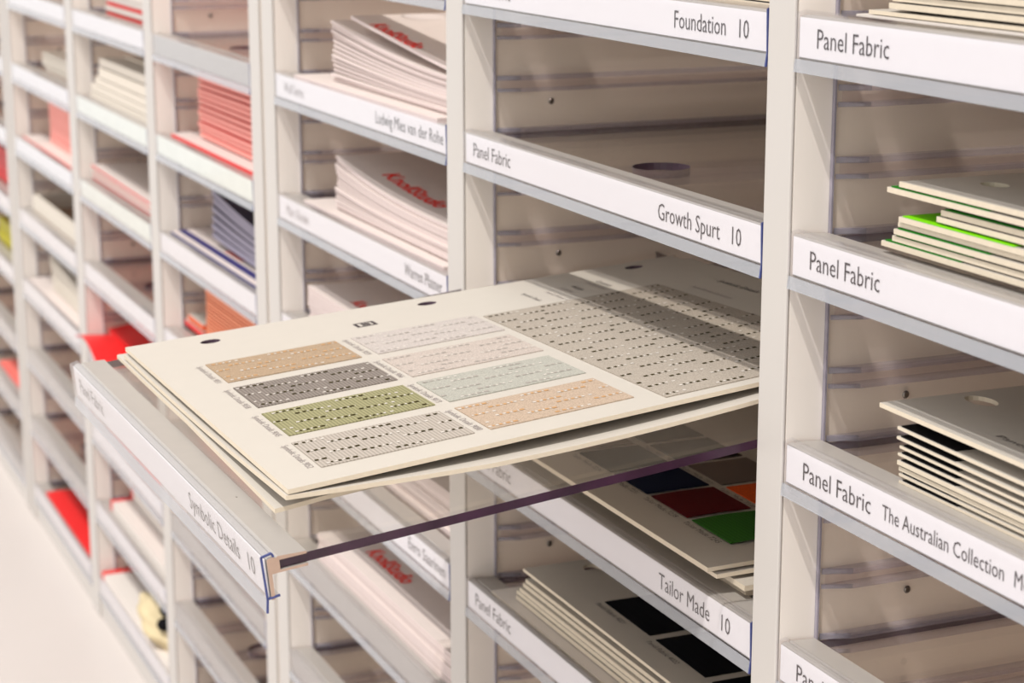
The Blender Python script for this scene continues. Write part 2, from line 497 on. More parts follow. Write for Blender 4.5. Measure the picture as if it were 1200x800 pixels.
def tray(c, r, label, texts=(), paper='white', origin=None, rot=None, group='clear slide-in shelf trays'):
    x0, x1 = COLS[c]; w = x1 - x0
    d = plate_meshes(w)
    org = origin or (x0, 0.0, ZR(r))
    root = empty('shelf_tray', org, label, 'tray', group)
    if rot: root.rotation_euler = rot
    put('sheet', d['sheet'], root)
    put('front_clip', d['front_clip'], root)
    cv = put('label_cover', d['label_cover'], root)
    put('cover_tail', d['cover_tail'], root)
    put('cover_end', d['cover_end'], cv)
    if paper != 'none':
        ls = put('label_strip', d['label_strip'] if paper == 'white' else d['label_green'], root)
        for body, xa, xb, cap, base, ink in texts:
            lettering(body, xb - xa, cap, lambda u, v: (xa + u, 0.0021, base + v), ink, ls, (0, 0, 0))
    return root

PF = ('Panel Fabric', 0.0355, 0.153, 0.0188, -0.0295, 'ink')
def PFt(): return PF
tray('r', -2, 'topmost blank clear tray of the column right of the sharp upright, unseen, added for shadow', (PF,))  # unseen tray, added for the shadow its front bar casts below
tray('r', -1, 'clear tray labelled Panel Fabric, uppermost of that column, under plain cream boards', (PF,))
tray('r', 0, 'clear tray labelled Panel Fabric carrying the boards with green cloth', (PF,))
tray('r', 1, 'clear tray labelled Panel Fabric, The Australian Collection, under black-cornered boards',
     (PF, ('The Australian Collection', 0.172, 0.352, 0.0150, -0.0280, 'ink'), ('Metropolitan', 0.366, 0.452, 0.0150, -0.0280, 'ink')))
tray('r', 2, 'empty clear tray labelled Panel Fabric at the bottom right corner', (PF,))
tray('r', 3, 'clear tray just below the bottom right corner of the picture', (PF,))
PFl = ('Panel Fabric', 0.031, 0.152, 0.0188, -0.0295, 'ink')
def right_text(body, xa, xb, cap=0.0192): return (body, xa + 2.4958, xb + 2.4958, cap, -0.0305, 'ink')
tray('a', -2, 'clear tray above the Foundation tray, unseen, added for its shadow', (PFl,))  # out of view, put in to cast its shadow into this column
tray('a', -1, 'clear tray labelled Foundation 10 at the top edge', (PFl, right_text('Foundation   10', -1.912, -1.757)))
tray('a', 0, 'empty clear tray labelled Growth Spurt 10 with a round finger hole', (PFl, right_text('Growth Spurt   10', -1.942, -1.762)))
tray('a', 2, 'clear tray labelled Tailor Made 10 under boards of navy, red and green cloth', (PFl, right_text('Tailor Made   10', -1.926, -1.765)))
tray('a', 3, 'clear tray labelled Panel Fabric under the board with black swatches', (PFl,))
tray('a', 4, 'clear tray below the bottom edge, under the black swatch boards', (PFl,))
# the tray that has been pulled out, sagging towards its front
PO = (-2.4975, -0.5255, -0.6042)
PR = (0.1075, 0.0110, 0.0200)
pulled = tray('a', 1, 'clear tray labelled Symbolic Details 10, pulled far out and tipping down',
              (PFl, ('Symbolic Details   10', 0.521, 0.742, 0.0192, -0.0305, 'ink')), origin=PO, rot=PR)
for (sx, sy) in ((0.040, 0.027), (0.135, 0.026), (0.60, 0.030)):
    s = MB()
    ring = [(sx + 0.0022 * math.cos(6.2832 * i / 8), sy + 0.0022 * math.sin(6.2832 * i / 8), -0.0022) for i in range(8)]
    s.quad(ring)
    s.build('rivet', ['screw'], pulled)

SOFT = 'ink'
tray('b', -1, 'clear tray over the tall pile of blush brochures, only its lower lip in view', ())
tray('b', 0, 'clear tray labelled Ludwig Mies van der Rohe',
     (('Ludwig Mies van der Rohe', 0.503, 0.774, 0.019, -0.0290, SOFT), ('Wolf Series', 0.048, 0.155, 0.018, -0.029, 'ink_soft')))
tray('b', 1, 'clear tray labelled Warren Platner',
     (('Warren Platner', 0.617, 0.765, 0.019, -0.0290, SOFT), ('Marc Krusin', 0.048, 0.165, 0.018, -0.029, 'ink_soft')))
tray('b', 2, 'clear tray behind the raised cream cards, under the low pile of blush brochures', ())
tray('b', 3, 'clear tray labelled Eero Saarinen, seen below the pulled-out tray', (('Eero Saarinen', 0.620, 0.768, 0.019, -0.0290, SOFT),))
tray('b', 4, 'clear tray without a paper label under the broad blush brochures', (), 'none')
tray('b', 5, 'empty clear tray without a paper label at the bottom edge of the picture', (), 'none')
tray('b', 6, 'clear tray below the bottom edge in the blush brochure column', (), 'none')
tray('c', 0, 'empty clear tray without a label above the salmon-edged red booklets', (), 'none')
tray('c', 1, 'clear tray with green and white label under the tall pile of red booklets', (), 'green')
tray('c', 2, 'clear tray with white label under the navy booklets', (), 'white')
tray('c', 3, 'clear tray under the orange booklets, mostly behind the cream cards', (), 'white')
tray('c', 4, 'clear tray behind the front bar of the pulled-out tray, in the orange booklet column', (), 'none')
tray('c', 5, 'upper of the two empty unlabelled trays below the pulled-out tray front', (), 'none')
tray('c', 6, 'lower of the two empty unlabelled trays below the pulled-out tray front', (), 'none')
tray('c', 7, 'clear tray at the foot of the orange booklet column, out of the picture', (), 'none')
tray('d', 0, 'clear tray under the red and white leaflets at the top edge of the picture', ())
tray('d', 1, 'clear tray with green edged label under thick cream booklets', (), 'green')
tray('d', 2, 'clear tray with white label under the red and white newsletters', (), 'green')
tray('d', 3, 'empty clear tray with white label above the scarlet folders', ())
tray('d', 4, 'clear tray under the scarlet folders beside the cream card corner', ())
tray('d', 5, 'clear tray just left of the pulled-out tray front bar, above the red-tipped white booklets', (), 'white')
tray('d', 6, 'clear tray under the red-tipped white booklets', (), 'white')
tray('d', 7, 'lowest clear tray under the white box with a red end', (), 'white')
tray('e', 0, 'clear tray at the top left edge, second column from the left', ())
tray('e', 1, 'clear tray under dim cream cards near the top left corner', ())
tray('e', 2, 'clear tray under the coral pile and red-rimmed leaflet', ())
tray('e', 3, 'clear tray under the cream open box', ())
tray('e', 4, 'clear tray under the fanned cream leaflets at the left', ())
tray('e', 5, 'empty unlabelled tray at far left under the cream leaflet tray', (), 'none')
tray('e', 6, 'empty unlabelled tray at far left directly above the scarlet sheet', (), 'none')
tray('e', 7, 'lowest tray at far left, under the scarlet sheet', (), 'white')
for r, lb in ((0, 'clear tray cut by the left picture edge, at the very top'), (1, 'clear tray cut by the left picture edge, beside the dim cream cards'),
              (2, 'clear tray cut by the left picture edge, above the red booklets'), (3, 'clear tray cut by the left picture edge, under the red booklets'),
              (4, 'clear tray cut by the left picture edge, under the yellow green booklets'), (5, 'unlabelled tray cut by the left picture edge at mid height'),
              (6, 'unlabelled tray cut by the left picture edge, last but one'), (7, 'lowest unlabelled tray cut by the left picture edge')):
    tray('f', r, lb, (), 'white' if r < 5 else 'none')

# ------------------------------------------------------------------ sheets and booklets
def curved(name, x0, x1, y0, y1, zf, t, mats, label, cat, group=None, nx=14, mi=(0, 0, 1), holes=(), step=None, bend=None):
    """one sheet / booklet following zf(x,y) (upper face), thickness t"""
    org = (x0, y0, zf(x0, y0) - t)
    if holes:
        me = sheet_mesh(name, [(x0, y0), (x1, y0), (x1, y1), (x0, y1)], holes, zf, t, mats, org, step or 0.08, mi, mi[2])
    else:
        mb = MB(); ny = 4
        for k, dz in ((0, 0), (1, -t)):
            for i in range(nx + 1):
                for j in range(ny + 1):
                    x = x0 + (x1 - x0) * i / nx; y = y0 + (y1 - y0) * j / ny
                    mb.v.append((x, y, zf(x, y) + dz))
        S = (nx + 1) * (ny + 1)
        def id_(k, i, j): return k * S + i * (ny + 1) + j
        for i in range(nx):
            for j in range(ny):
                mb.f.append((id_(0, i, j), id_(0, i + 1, j), id_(0, i + 1, j + 1), id_(0, i, j + 1))); mb.m.append(mi[0])
                mb.f.append((id_(1, i, j), id_(1, i, j + 1), id_(1, i + 1, j + 1), id_(1, i + 1, j))); mb.m.append(mi[1])
            for j, f in ((0, 0), (ny, 1)):
                q = (id_(0, i, j), id_(1, i, j), id_(1, i + 1, j), id_(0, i + 1, j)); mb.f.append(q); mb.m.append(mi[2])
        for j in range(ny):
            for i in (0, nx):
                mb.f.append((id_(0, i, j), id_(0, i, j + 1), id_(1, i, j + 1), id_(1, i, j))); mb.m.append(mi[2])
        me = mb.mesh(name, mats, org)
    o = put(name, me, None, org)
    tag(o, label, cat, group)
    return o, org

def stack(name, c_r, x0, x1, y0, y1, n, bot, top, p, tfrac, mats, top_label, rest_label, cat, group, jx=0.004, jy=0.003, nx=14, mi=(0, 0, 1), seed=0, bottom_label=None, matf=None):
    """n booklets; heights above the tray label line at the left and right ends run from bot=(l,r) to top=(l,r)"""
    rnd = random.Random(seed + 11)
    zr = ZR(c_r); out = []
    for i in range(n):
        k = i / max(1, n - 1)
        hl = bot[0] + (top[0] - bot[0]) * k; hr = bot[1] + (top[1] - bot[1]) * k
        gap = min((top[0] - bot[0]), (top[1] - bot[1])) / max(1, n - 1)
        t = max(0.0012, gap * tfrac)
        ax = x0 + rnd.uniform(-jx, jx); ay = y0 + rnd.uniform(-jy, jy)
        def zf(x, y, hl=hl, hr=hr, ax=ax):
            s = min(1.0, max(0.0, (x - ax) / (x1 - ax)))
            return zr + hr + (hl - hr) * (1 - s) ** p
        k_ = n - 1 - i
        lab = top_label if i == n - 1 else rest_label.replace('{o}', ('top', 'second', 'third', 'fourth', 'fifth', 'sixth', 'seventh', 'eighth', 'ninth', 'tenth', 'eleventh', 'twelfth', 'thirteenth', 'fourteenth', 'fifteenth')[k_] if i else 'lowest')
        if i == 0: lab = lab.replace(' from the top', '')
        grp = group if lab is rest_label else group
        o, org = curved(name, ax, x1 + rnd.uniform(-jx, jx), ay, y1, zf, t, matf(i) if matf else mats, lab, cat, grp, nx, mi)
        out.append((o, org, zf))
    return out

def flat_text(o, org, body, x, y, width, cap, zf, ink, lift=0.0006, vert=False):
    return lettering(body, width, cap, lambda u, v: (x + u, y + v, zf(x + u, y + v) + lift), ink, o, org, 'printed_logo' if ink.startswith('ink_') else 'lettering')

B0 = PLATE_T
PK = ['pink_paper', 'pink_edge']
def const(c_r, h): 
    z = ZR(c_r) + h
    return lambda x, y: z

# --- column b, top compartment
z = const(0, 0.0045)
o, g = curved('brochure', -3.245, -2.60, 0.004, 0.46, z, 0.009, PK, 'blush brochure lying flat and jutting forward under the curled pile, upper shelf', 'brochure')
flat_text(o, g, 'KnollStudio', -3.16, 0.045, 0.16, 0.022, z, 'ink_pink')
st = stack('brochure', 0, -3.122, -2.60, 0.03, 0.48, 13, (0.010, 0.009), (0.100, 0.058), 1.7, 0.95, PK,
           'upper blush brochure of the tall curled pile, just under its raised cover sheet',
           '{o} blush brochure from the top in the tall curled pile, upper shelf', 'brochure',
           'brochures of the tall curled blush pile', seed=1)
zt = lambda x, y: ZR(0) + 0.068 + 0.045 * (1 - min(1, max(0, (x + 3.03) / 0.43))) ** 1.1
o, g = curved('brochure', -3.03, -2.60, 0.03, 0.47, zt, 0.0045, PK, 'topmost blush brochure lifted off the tall curled pile, red lettering on it', 'brochure')
flat_text(o, g, 'KnollStudio', -2.955, 0.034, 0.19, 0.026, zt, 'ink_red')
# --- second compartment
z = const(1, 0.0045)
o, g = curved('brochure', -3.235, -2.60, 0.012, 0.46, z, 0.009, PK, 'blush brochure lying flat and jutting forward, Warren Platner tray', 'brochure')
flat_text(o, g, 'KnollStudio', -3.155, 0.048, 0.17, 0.022, z, 'ink_pink')
st = stack('brochure', 1, -3.118, -2.60, 0.03, 0.48, 14, (0.010, 0.009), (0.092, 0.056), 2.6, 0.96, PK,
           'topmost blush brochure with red lettering on the Warren Platner tray pile',
           '{o} blush brochure from the top in the Warren Platner tray pile', 'brochure',
           'brochures of the Warren Platner tray pile', seed=2)
o, g, zf = st[-1]
flat_text(o, g, 'KnollStudio', -3.00, 0.066, 0.235, 0.030, zf, 'ink_red')
# --- third compartment
st = stack('brochure', 2, -3.275, -2.60, 0.03, 0.48, 9, (0.001, 0.001), (0.056, 0.046), 1.5, 0.96, PK,
           'topmost blush brochure peeking over the back edge of the cream cards, red print on it',
           '{o} blush brochure from the top in the low pile over the cream cards', 'brochure', 'brochures of the low blush pile', seed=3)
o, g, zf = st[-1]
flat_text(o, g, 'KnollStudio', -3.13, 0.055, 0.16, 0.024, zf, 'ink_red')
# --- fourth, seen through the clear sheet
st = stack('brochure', 3, -3.25, -2.60, 0.055, 0.48, 9, (0.001, 0.001), (0.062, 0.060), 1.5, 0.96, PK,
           'topmost blush brochure of the pile on the Eero Saarinen tray', '{o} blush brochure from the top in the pile seen through the clear sheet',
           'brochure', 'brochures of the Eero Saarinen tray pile', seed=4)
# --- fifth: broad pile
st = stack('brochure', 4, -3.225, -2.585, 0.02, 0.48, 10, (0.001, 0.001), (0.046, 0.052), 1.2, 0.96, PK,
           'topmost blush brochure with bright red lettering below the pulled-out tray',
           '{o} blush brochure from the top in the pile below the pulled-out tray', 'brochure', 'brochures of the pile below the pulled-out tray', seed=5)
o, g, zf = st[-1]
flat_text(o, g, 'KnollStudio', -3.09, 0.060, 0.175, 0.030, zf, 'ink_red')
zt = lambda x, y: ZR(4) + 0.1165
# --- column c: red booklets
o, g = curved('booklet', -4.155, -3.50, 0.02, 0.42, const(1, 0.0065), 0.0115, ['pink_paper', 'red'], 'pale pink booklet with a red rim lying flat under the red booklet pile', 'booklet')
st = stack('booklet', 1, -4.045, -3.50, 0.05, 0.45, 12, (0.020, 0.018), (0.142, 0.146), 1.0, 0.72, ['red', 'salmon'],
           'topmost red booklet of the tall salmon-edged pile', '{o} red booklet from the top of the tall salmon-edged pile', 'booklet',
           'red booklets of the tall pile', seed=6, jx=0.006)
# navy booklets
z = const(2, 0.0055)
o, g = curved('booklet', -4.175, -3.50, 0.016, 0.42, z, 0.0060, ['pink_paper', 'navy_line'], 'pale lavender booklet with a navy band lying flat under the navy pile', 'booklet')
MB().quad([(-4.175, 0.030, ZR(2) + 0.0060), (-3.50, 0.030, ZR(2) + 0.0060), (-3.50, 0.048, ZR(2) + 0.0060), (-4.175, 0.048, ZR(2) + 0.0060)]).build('printed_band', ['navy_line'], o, g)
flat_text(o, g, 'KnollStudio', -3.90, 0.056, 0.12, 0.03, z, 'ink_red')
st = stack('booklet', 2, -3.965, -3.50, 0.05, 0.45, 6, (0.035, 0.024), (0.122, 0.086), 1.6, 0.93, ['navy', 'lavender'],
           'topmost navy booklet, its dark cover sagging to the right', '{o} navy booklet from the top of the lavender-edged pile', 'booklet',
           'navy booklets of the curved pile', seed=7, jx=0.010)
# orange
st = stack('booklet', 3, -4.040, -3.50, 0.05, 0.45, 15, (0.008, 0.008), (0.112, 0.112), 1.0, 0.66, ['orange_deep', 'orange'],
           'topmost orange booklet of the striped pile behind the cream card corner', '{o} orange booklet from the top of the striped pile', 'booklet',
           'orange booklets of the striped pile', seed=8, jx=0.002, jy=0.001)
for (xa, xb, h, mt, lb) in ((-4.20, -4.048, 0.016, ['cream', 'red'], 'small cream leaflet with a red rim in front of the orange pile, lower one'),
                            (-4.17, -4.050, 0.032, ['cream', 'orange_deep'], 'small cream leaflet with an orange rim in front of the orange pile, upper one')):
    curved('leaflet', xa, xb, 0.045, 0.30, const(3, h), 0.012, mt, lb, 'leaflet')
# --- column d
stack('leaflet', 0, -4.88, -4.30, 0.05, 0.40, 5, (0.004, 0.004), (0.050, 0.048), 1.0, 0.75, ['offwhite', 'salmon'],
      'topmost white leaflet at the top edge of the red and white pile', '{o} red and white leaflet from the top of the top edge pile', 'leaflet',
      'leaflets at the top edge', seed=9, jx=0.02, matf=lambda i: ['offwhite', 'red'] if i in (0, 2) else ['pink_paper', 'offwhite'])
for i, (xa, h, t, lb) in enumerate(((-4.985, 0.012, 0.017, 'lowest thick cream booklet of the stepped pile'), (-4.975, 0.031, 0.017, 'second thick cream booklet from the bottom of the stepped pile'),
                                    (-4.93, 0.050, 0.017, 'middle thick cream booklet of the stepped pile'), (-4.885, 0.077, 0.024, 'second thick cream booklet from the top of the stepped pile'),
                                    (-4.872, 0.099, 0.018, 'topmost thick cream booklet of the stepped pile'))):
    curved('booklet', xa, -4.30, 0.03, 0.42, const(1, h), t, ['cream', 'cream_edge'], lb, 'booklet', 'thick cream booklets')
stack('newsletter', 2, -5.0, -4.30, 0.028, 0.42, 5, (0.004, 0.004), (0.036, 0.030), 1.0, 0.7, ['offwhite', 'salmon'],
      'topmost red and white newsletter of the low pile', '{o} red and white newsletter from the top of the low pile', 'newsletter', 'newsletters of the low pile',
      seed=10, jx=0.014, matf=lambda i: ['pink_paper', ('red', 'offwhite', 'salmon', 'offwhite', 'red')[i]])
zf = lambda x, y: ZR(4) + 0.030 + 0.16 * max(0, y - 0.03)
curved('folder', -5.00, -4.35, 0.05, 0.36, zf, 0.008, ['red', 'red'], 'scarlet folder leaning back, behind the cream card corner', 'folder')
def roll(x, y):
    s = (y + 0.01) / 0.10
    return ZR(4) + 0.004 + 0.030 * math.sin(math.pi * min(1, max(0, (x + 5.06) / 0.28))) * (1 - 0.3 * s)
curved('folder', -5.01, -4.72, -0.03, 0.10, roll, 0.004, ['red', 'red_dark'], 'scarlet folded flap curling over the tray edge, beside the cream card corner', 'folder')
curved('folder', -4.96, -4.35, 0.03, 0.36, const(5, 0.006), 0.009, ['coral', 'red'], 'coral folder seen between the tray front bar and the cream cards', 'folder')
for xa, y0, h, t, lb in ((-4.93, 0.022, 0.020, 0.024, 'lower white booklet with a scarlet left rim'), (-4.91, 0.070, 0.055, 0.030, 'upper white booklet with a scarlet left rim')):
    o, g = curved('booklet', xa, -4.30, y0, 0.40, const(6, h), t, ['offwhite', 'offwhite'], lb, 'booklet', 'white booklets with scarlet rims')
    MB().box(xa - 0.004, xa + 0.014, y0 - 0.001, 0.40, ZR(6) + h - t, ZR(6) + h + 0.001).build('red_spine', ['red'], o, g)
stack('booklet', 4, -4.10, -3.50, 0.05, 0.42, 5, (0.004, 0.004), (0.060, 0.060), 1.0, 0.8, ['coral', 'salmon'],
      'topmost coral booklet glimpsed between the tray bar and the cream cards', '{o} coral booklet from the top, glimpsed between tray bar and cream cards', 'booklet', 'coral booklets behind the tray bar', seed=21)
# white box with a red end
o, g = curved('brochure_box', -4.995, -4.32, 0.006, 0.34, const(7, 0.014), 0.019, ['offwhite', 'offwhite'], 'flat white box with a scarlet end at the foot of the shelves', 'box')
MB().box(-5.004, -4.985, 0.005, 0.34, ZR(7) - 0.004, ZR(7) + 0.018).build('red_end', ['red'], o, g, bevel=0.001)
# plush bundle
def blob(name, cx, cy, cz, rx, ry, rz, mk, label, cat, spots=()):
    bm = bmesh.new()
    bmesh.ops.create_icosphere(bm, subdivisions=4, radius=1)
    for v in bm.verts:
        p = v.co.copy()
        n = 0.10 * math.sin(5 * p.x + 2 * p.z) + 0.08 * math.sin(7 * p.y + 3 * p.x + 1.3) + 0.05 * math.sin(11 * p.z + 4 * p.y)
        p *= 1 + n
        p.z = max(p.z, -0.72)
        v.co = Vector((p.x * rx * U, p.y * ry * U, (p.z * rz + 0.72 * rz) * U))
    me = bpy.data.meshes.new(name); bm.to_mesh(me); bm.free()
    for p in me.polygons: p.use_smooth = True
    me.materials.append(M[mk])
    return tag(put(name, me, None, (cx, cy, cz)), label, cat)
pl = blob('plush_bundle', -4.50, 0.055, ZR(7) + 0.0145, 0.150, 0.060, 0.058, 'sand', 'soft sand-coloured bundle with black patches on the white box', 'bundle')
for k, (px_, py_, pz_, rr) in enumerate(((0.055, -0.010, 0.084, 0.030), (0.095, -0.030, 0.066, 0.026), (0.030, -0.052, 0.040, 0.016), (0.10, 0.010, 0.072, 0.026))):
    bm = bmesh.new(); bmesh.ops.create_icosphere(bm, subdivisions=2, radius=rr * U)
    me = bpy.data.meshes.new('black_patch'); bm.to_mesh(me); bm.free(); me.materials.append(M['black'])
    for p in me.polygons: p.use_smooth = True
    q = put('black_patch', me, pl); q.location = (px_ * U, py_ * U, pz_ * U); q.scale = (1, 0.8, 0.6)
# --- column e
stack('booklet', 1, -5.69, -5.13, 0.05, 0.42, 4, (0.006, 0.006), (0.046, 0.046), 1.0, 0.7, ['cream_edge', 'cream'],
      'topmost dim cream card near the top left corner', '{o} dim cream card from the top near the top left corner', 'card', 'dim cream cards', seed=12, jx=0.02)
curved('leaflet', -5.87, -5.13, 0.015, 0.42, const(2, 0.004), 0.008, ['pink_paper', 'red'], 'pale leaflet with a red rim lying flat in front of the coral pile', 'leaflet')
stack('booklet', 2, -5.67, -5.13, 0.055, 0.42, 8, (0.014, 0.014), (0.122, 0.122), 1.0, 0.94, ['coral', 'salmon'],
      'topmost coral booklet of the block at the far left', '{o} coral booklet from the top of the block at far left', 'booklet', 'coral booklets at the far left', seed=13, jx=0.001, jy=0.001)
bx = empty('open_box', (-5.85, 0.03, ZR(3) + B0 + 0.0002), 'cream open-topped box with a brown inside', 'box')
og = (-5.85, 0.03, ZR(3) + B0 + 0.0002); zb = og[2]
MB().box(-5.85, -5.13, 0.03, 0.42, zb, zb + 0.006).build('bottom', ['brown_in'], bx, og)
MB().box(-5.85, -5.13, 0.03, 0.045, zb + 0.006, zb + 0.048).build('front_wall', ['cream'], bx, og)
MB().box(-5.85, -5.13, 0.405, 0.42, zb + 0.006, zb + 0.060).build('rear_wall', ['cream'], bx, og)
MB().box(-5.85, -5.83, 0.0455, 0.4045, zb + 0.006, zb + 0.050).build('side_wall', ['cream'], bx, og)
MB().box(-5.15, -5.13, 0.0455, 0.4045, zb + 0.006, zb + 0.050).build('side_wall', ['cream'], bx, og)
curved('leaflet', -5.88, -5.13, 0.012, 0.42, const(4, 0.003), 0.007, ['pink_paper', 'pink_edge'], 'pale pink leaflet jutting forward under the fanned cream leaflets', 'leaflet')
stack('leaflet', 4, -5.68, -5.13, 0.04, 0.42, 10, (0.012, 0.010), (0.106, 0.066), 1.3, 0.8, ['cream', 'cream_edge'],
      'topmost cream leaflet of the fanned pile at the far left', '{o} cream leaflet from the top of the fanned pile at far left', 'leaflet', 'fanned cream leaflets', seed=14)
curved('folder', -5.79, -5.14, 0.012, 0.36, const(7, 0.004), 0.008, ['red', 'red'], 'flat scarlet sheet on the lowest tray at the far left', 'folder')
# --- column f
stack('booklet', 3, -6.62, -6.09, 0.05, 0.42, 9, (0.006, 0.006), (0.098, 0.098), 1.0, 0.85, ['red', 'red'],
      'topmost scarlet booklet cut by the left picture edge', '{o} scarlet booklet from the top, cut by the left picture edge', 'booklet', 'scarlet booklets at the left edge', seed=15, jx=0.001,
      matf=lambda i: ['red', 'red'] if i % 2 else ['red_dark', 'red_dark'])
stack('booklet', 4, -6.60, -6.09, 0.05, 0.42, 6, (0.006, 0.006), (0.070, 0.070), 1.0, 0.85, ['yellow', 'yellow'],
      'topmost yellow green booklet cut by the left picture edge', '{o} yellow green booklet from the top, cut by the left picture edge', 'booklet', 'yellow green booklets at the left edge', seed=16, jx=0.001)
curved('leaflet', -6.62, -6.09, 0.03, 0.40, const(6, 0.004), 0.008, ['coral', 'red'], 'coral leaflet low at the left picture edge', 'leaflet')

# ------------------------------------------------------------------ swatch boards
def swatch(card, org, xa, xb, ya, yb, zf, mk, name='fabric_swatch', label=None, t=0.0012, nx=6, ny=6):
    mb = MB()
    for dz in (t, 0.0001):
        for i in range(nx + 1):
            for j in range(ny + 1):
                x = xa + (xb - xa) * i / nx; y = ya + (yb - ya) * j / ny
                mb.v.append((x, y, zf(x, y) + dz))
    S = (nx + 1) * (ny + 1)
    I = lambda k, i, j: k * S + i * (ny + 1) + j
    for i in range(nx):
        for j in range(ny):
            mb.f.append((I(0, i, j), I(0, i + 1, j), I(0, i + 1, j + 1), I(0, i, j + 1))); mb.m.append(0)
        for j in (0, ny):
            mb.f.append((I(0, i, j), I(1, i, j), I(1, i + 1, j), I(0, i + 1, j))); mb.m.append(0)
    for j in range(ny):
        for i in (0, nx):
            mb.f.append((I(0, i, j), I(0, i, j + 1), I(1, i, j + 1), I(1, i, j))); mb.m.append(0)
    if mk not in M: raise KeyError(mk)
    o = mb.build(name, [mk], card, org)
    if label: o['label'] = label
    return o

def code_line(card, org, x, y, width, zf, body, cap=0.0075, ink='ink_soft', dirn='x'):
    """small printed line that runs along x with its letters' feet towards the front"""
    return lettering(body, width, cap, lambda u, v: (x + u, y + v, zf(x + u, y + v) + 0.0004), ink, card, org, 'printed_code')

# the three cards on the pulled-out tray
def surf(x, y):
    u = (x + 2.436) / .669; v = (y + .469) / .745
    h = (1 - u) * (.043 - .0245 * min(v, 1.15)) + u * (.052 - .006 * min(v, 1.15))
    return -.5648 + .1142 * y + h
XA, YA, CW, CL = -2.436, -0.469, 0.669, 0.748
CM = ['card', 'card_edge']
holes = [[(a + XA, b + YA) for a, b in circle(0.045, vv, 0.0105, 0.0125, 16)] for vv in (0.0945, 0.3765, 0.6683)]
# tray plane height, for the cards underneath
def tray_top(x, y):
    m = pulled_m
    # solve plane of local z = PLATE_T
    p = m @ Vector((0, 0, PLATE_T * U)); n = m.to_3x3() @ Vector((0, 0, 1))
    X, Y = x * U, y * U
    return ((p.z * n.z + p.x * n.x + p.y * n.y - X * n.x - Y * n.y) / n.z) / U - ZF
from mathutils import Euler
pulled_m = Matrix.Translation(W(*PO)) @ Euler(PR, 'XYZ').to_matrix().to_4x4()

def surf2(x, y):      # middle card: hugs the top one at the front, bows down along the right side
    u = min(1, max(0, (x + 2.436) / .669)); v = min(1, max(0, (y + .469) / .745))
    d = 0.0085 + 0.010 * u * math.sin(math.pi * min(1, v * 1.25)) - 0.003 * (1 - v) * u + 0.004 * math.sin(math.pi * u) * (1 - v)
    return min(max(surf(x, y) - d, tray_top(x, y) + 0.012), surf(x, y) - 0.0054)
def surf3(x, y):
    u = min(1, max(0, (x + 2.436) / .669)); v = min(1, max(0, (y + .469) / .745))
    b = 0.0075 + 0.012 * (1 - v) + 0.008 * math.sin(math.pi * v)
    lo = max(tray_top(x, y) + b, tray_top(x, y) + 0.007)
    k = min(1, max(0, (v - 0.02) / 0.25)) * u
    return min(lo + (surf2(x, y) - 0.0070 - lo) * k, surf2(x, y) - 0.0065)
top_out = [(XA, YA), (XA + CW, YA), (XA + CW, YA + CL), (XA + 0.055, YA + CL), (XA + 0.045, YA + CL - 0.010), (XA + 0.018, YA + CL - 0.008), (XA + 0.012, YA + CL)]
for nm, fn, dx, dy, ex, hol, t, lb in (
        ('sample_card', surf3, -0.031, -0.004, -0.026, holes, 0.0045, 'lowest cream card of the three on the pulled-out tray, jutting furthest forward'),
        ('sample_card', surf2, 0.0, -0.002, 0.016, holes, 0.0045, 'middle cream card of the three on the pulled-out tray, sagging at its right side')):
    ol = [(XA + dx, YA + dy), (XA + CW + dx, YA + dy), (XA + CW + ex, YA + 0.20), (XA + CW + ex, YA + CL + dy), (XA + dx, YA + CL + dy)]
    og = (XA + dx, YA + dy, fn(XA + dx, YA + dy) - t)
    me = sheet_mesh(nm, ol, hol, fn, t, CM + ['hole_rim'], og, 0.045, (0, 0, 1), 2)
    tag(put(nm, me, None, og), lb, 'card')
og = (XA, YA, surf(XA, YA) - 0.0048)
me = sheet_mesh('sample_card', top_out, holes, surf, 0.0048, CM + ['hole_rim'], og, 0.045, (0, 0, 1), 2)
card = tag(put('sample_card', me, None, og), 'large cream sample card with nine woven fabric swatches, topmost on the pulled-out tray', 'card')
# printed window mark beside the middle hole, letter n in a box
lx, ly = XA + 0.088, YA + 0.262
mk_ = MB()
def sq(x0, y0, x1, y1): mk_.quad([(x0, y0, surf(x0, y0) + .0004), (x1, y0, surf(x1, y0) + .0004), (x1, y1, surf(x1, y1) + .0004), (x0, y1, surf(x0, y1) + .0004)])
sq(lx, ly, lx + 0.022, ly + 0.004); sq(lx, ly + 0.022, lx + 0.022, ly + 0.026); sq(lx, ly + .004, lx + 0.003, ly + 0.022); sq(lx + 0.019, ly + .004, lx + 0.022, ly + 0.022)
sq(lx + 0.006, ly + 0.008, lx + 0.010, ly + 0.019); sq(lx + 0.0125, ly + 0.008, lx + 0.0165, ly + 0.019)
mk_.build('printed_mark', ['ink'], card, og)

def fabrics():
    F = {}
    for k, c, rib in (('tan', (166, 144, 120), 0), ('grey', (128, 119, 112), .20), ('olive', (142, 138, 104), .20), ('stone', (168, 159, 149), .17),
                      ('mist', (186, 177, 171), 0), ('blush', (185, 173, 164), 0), ('sage', (170, 168, 158), 0), ('peach', (180, 160, 141), 0), ('big', (166, 156, 144), 0)):
        M['fab_' + k] = fabric('fabric_' + k, c, rib, 185, 'Y')
fabrics()

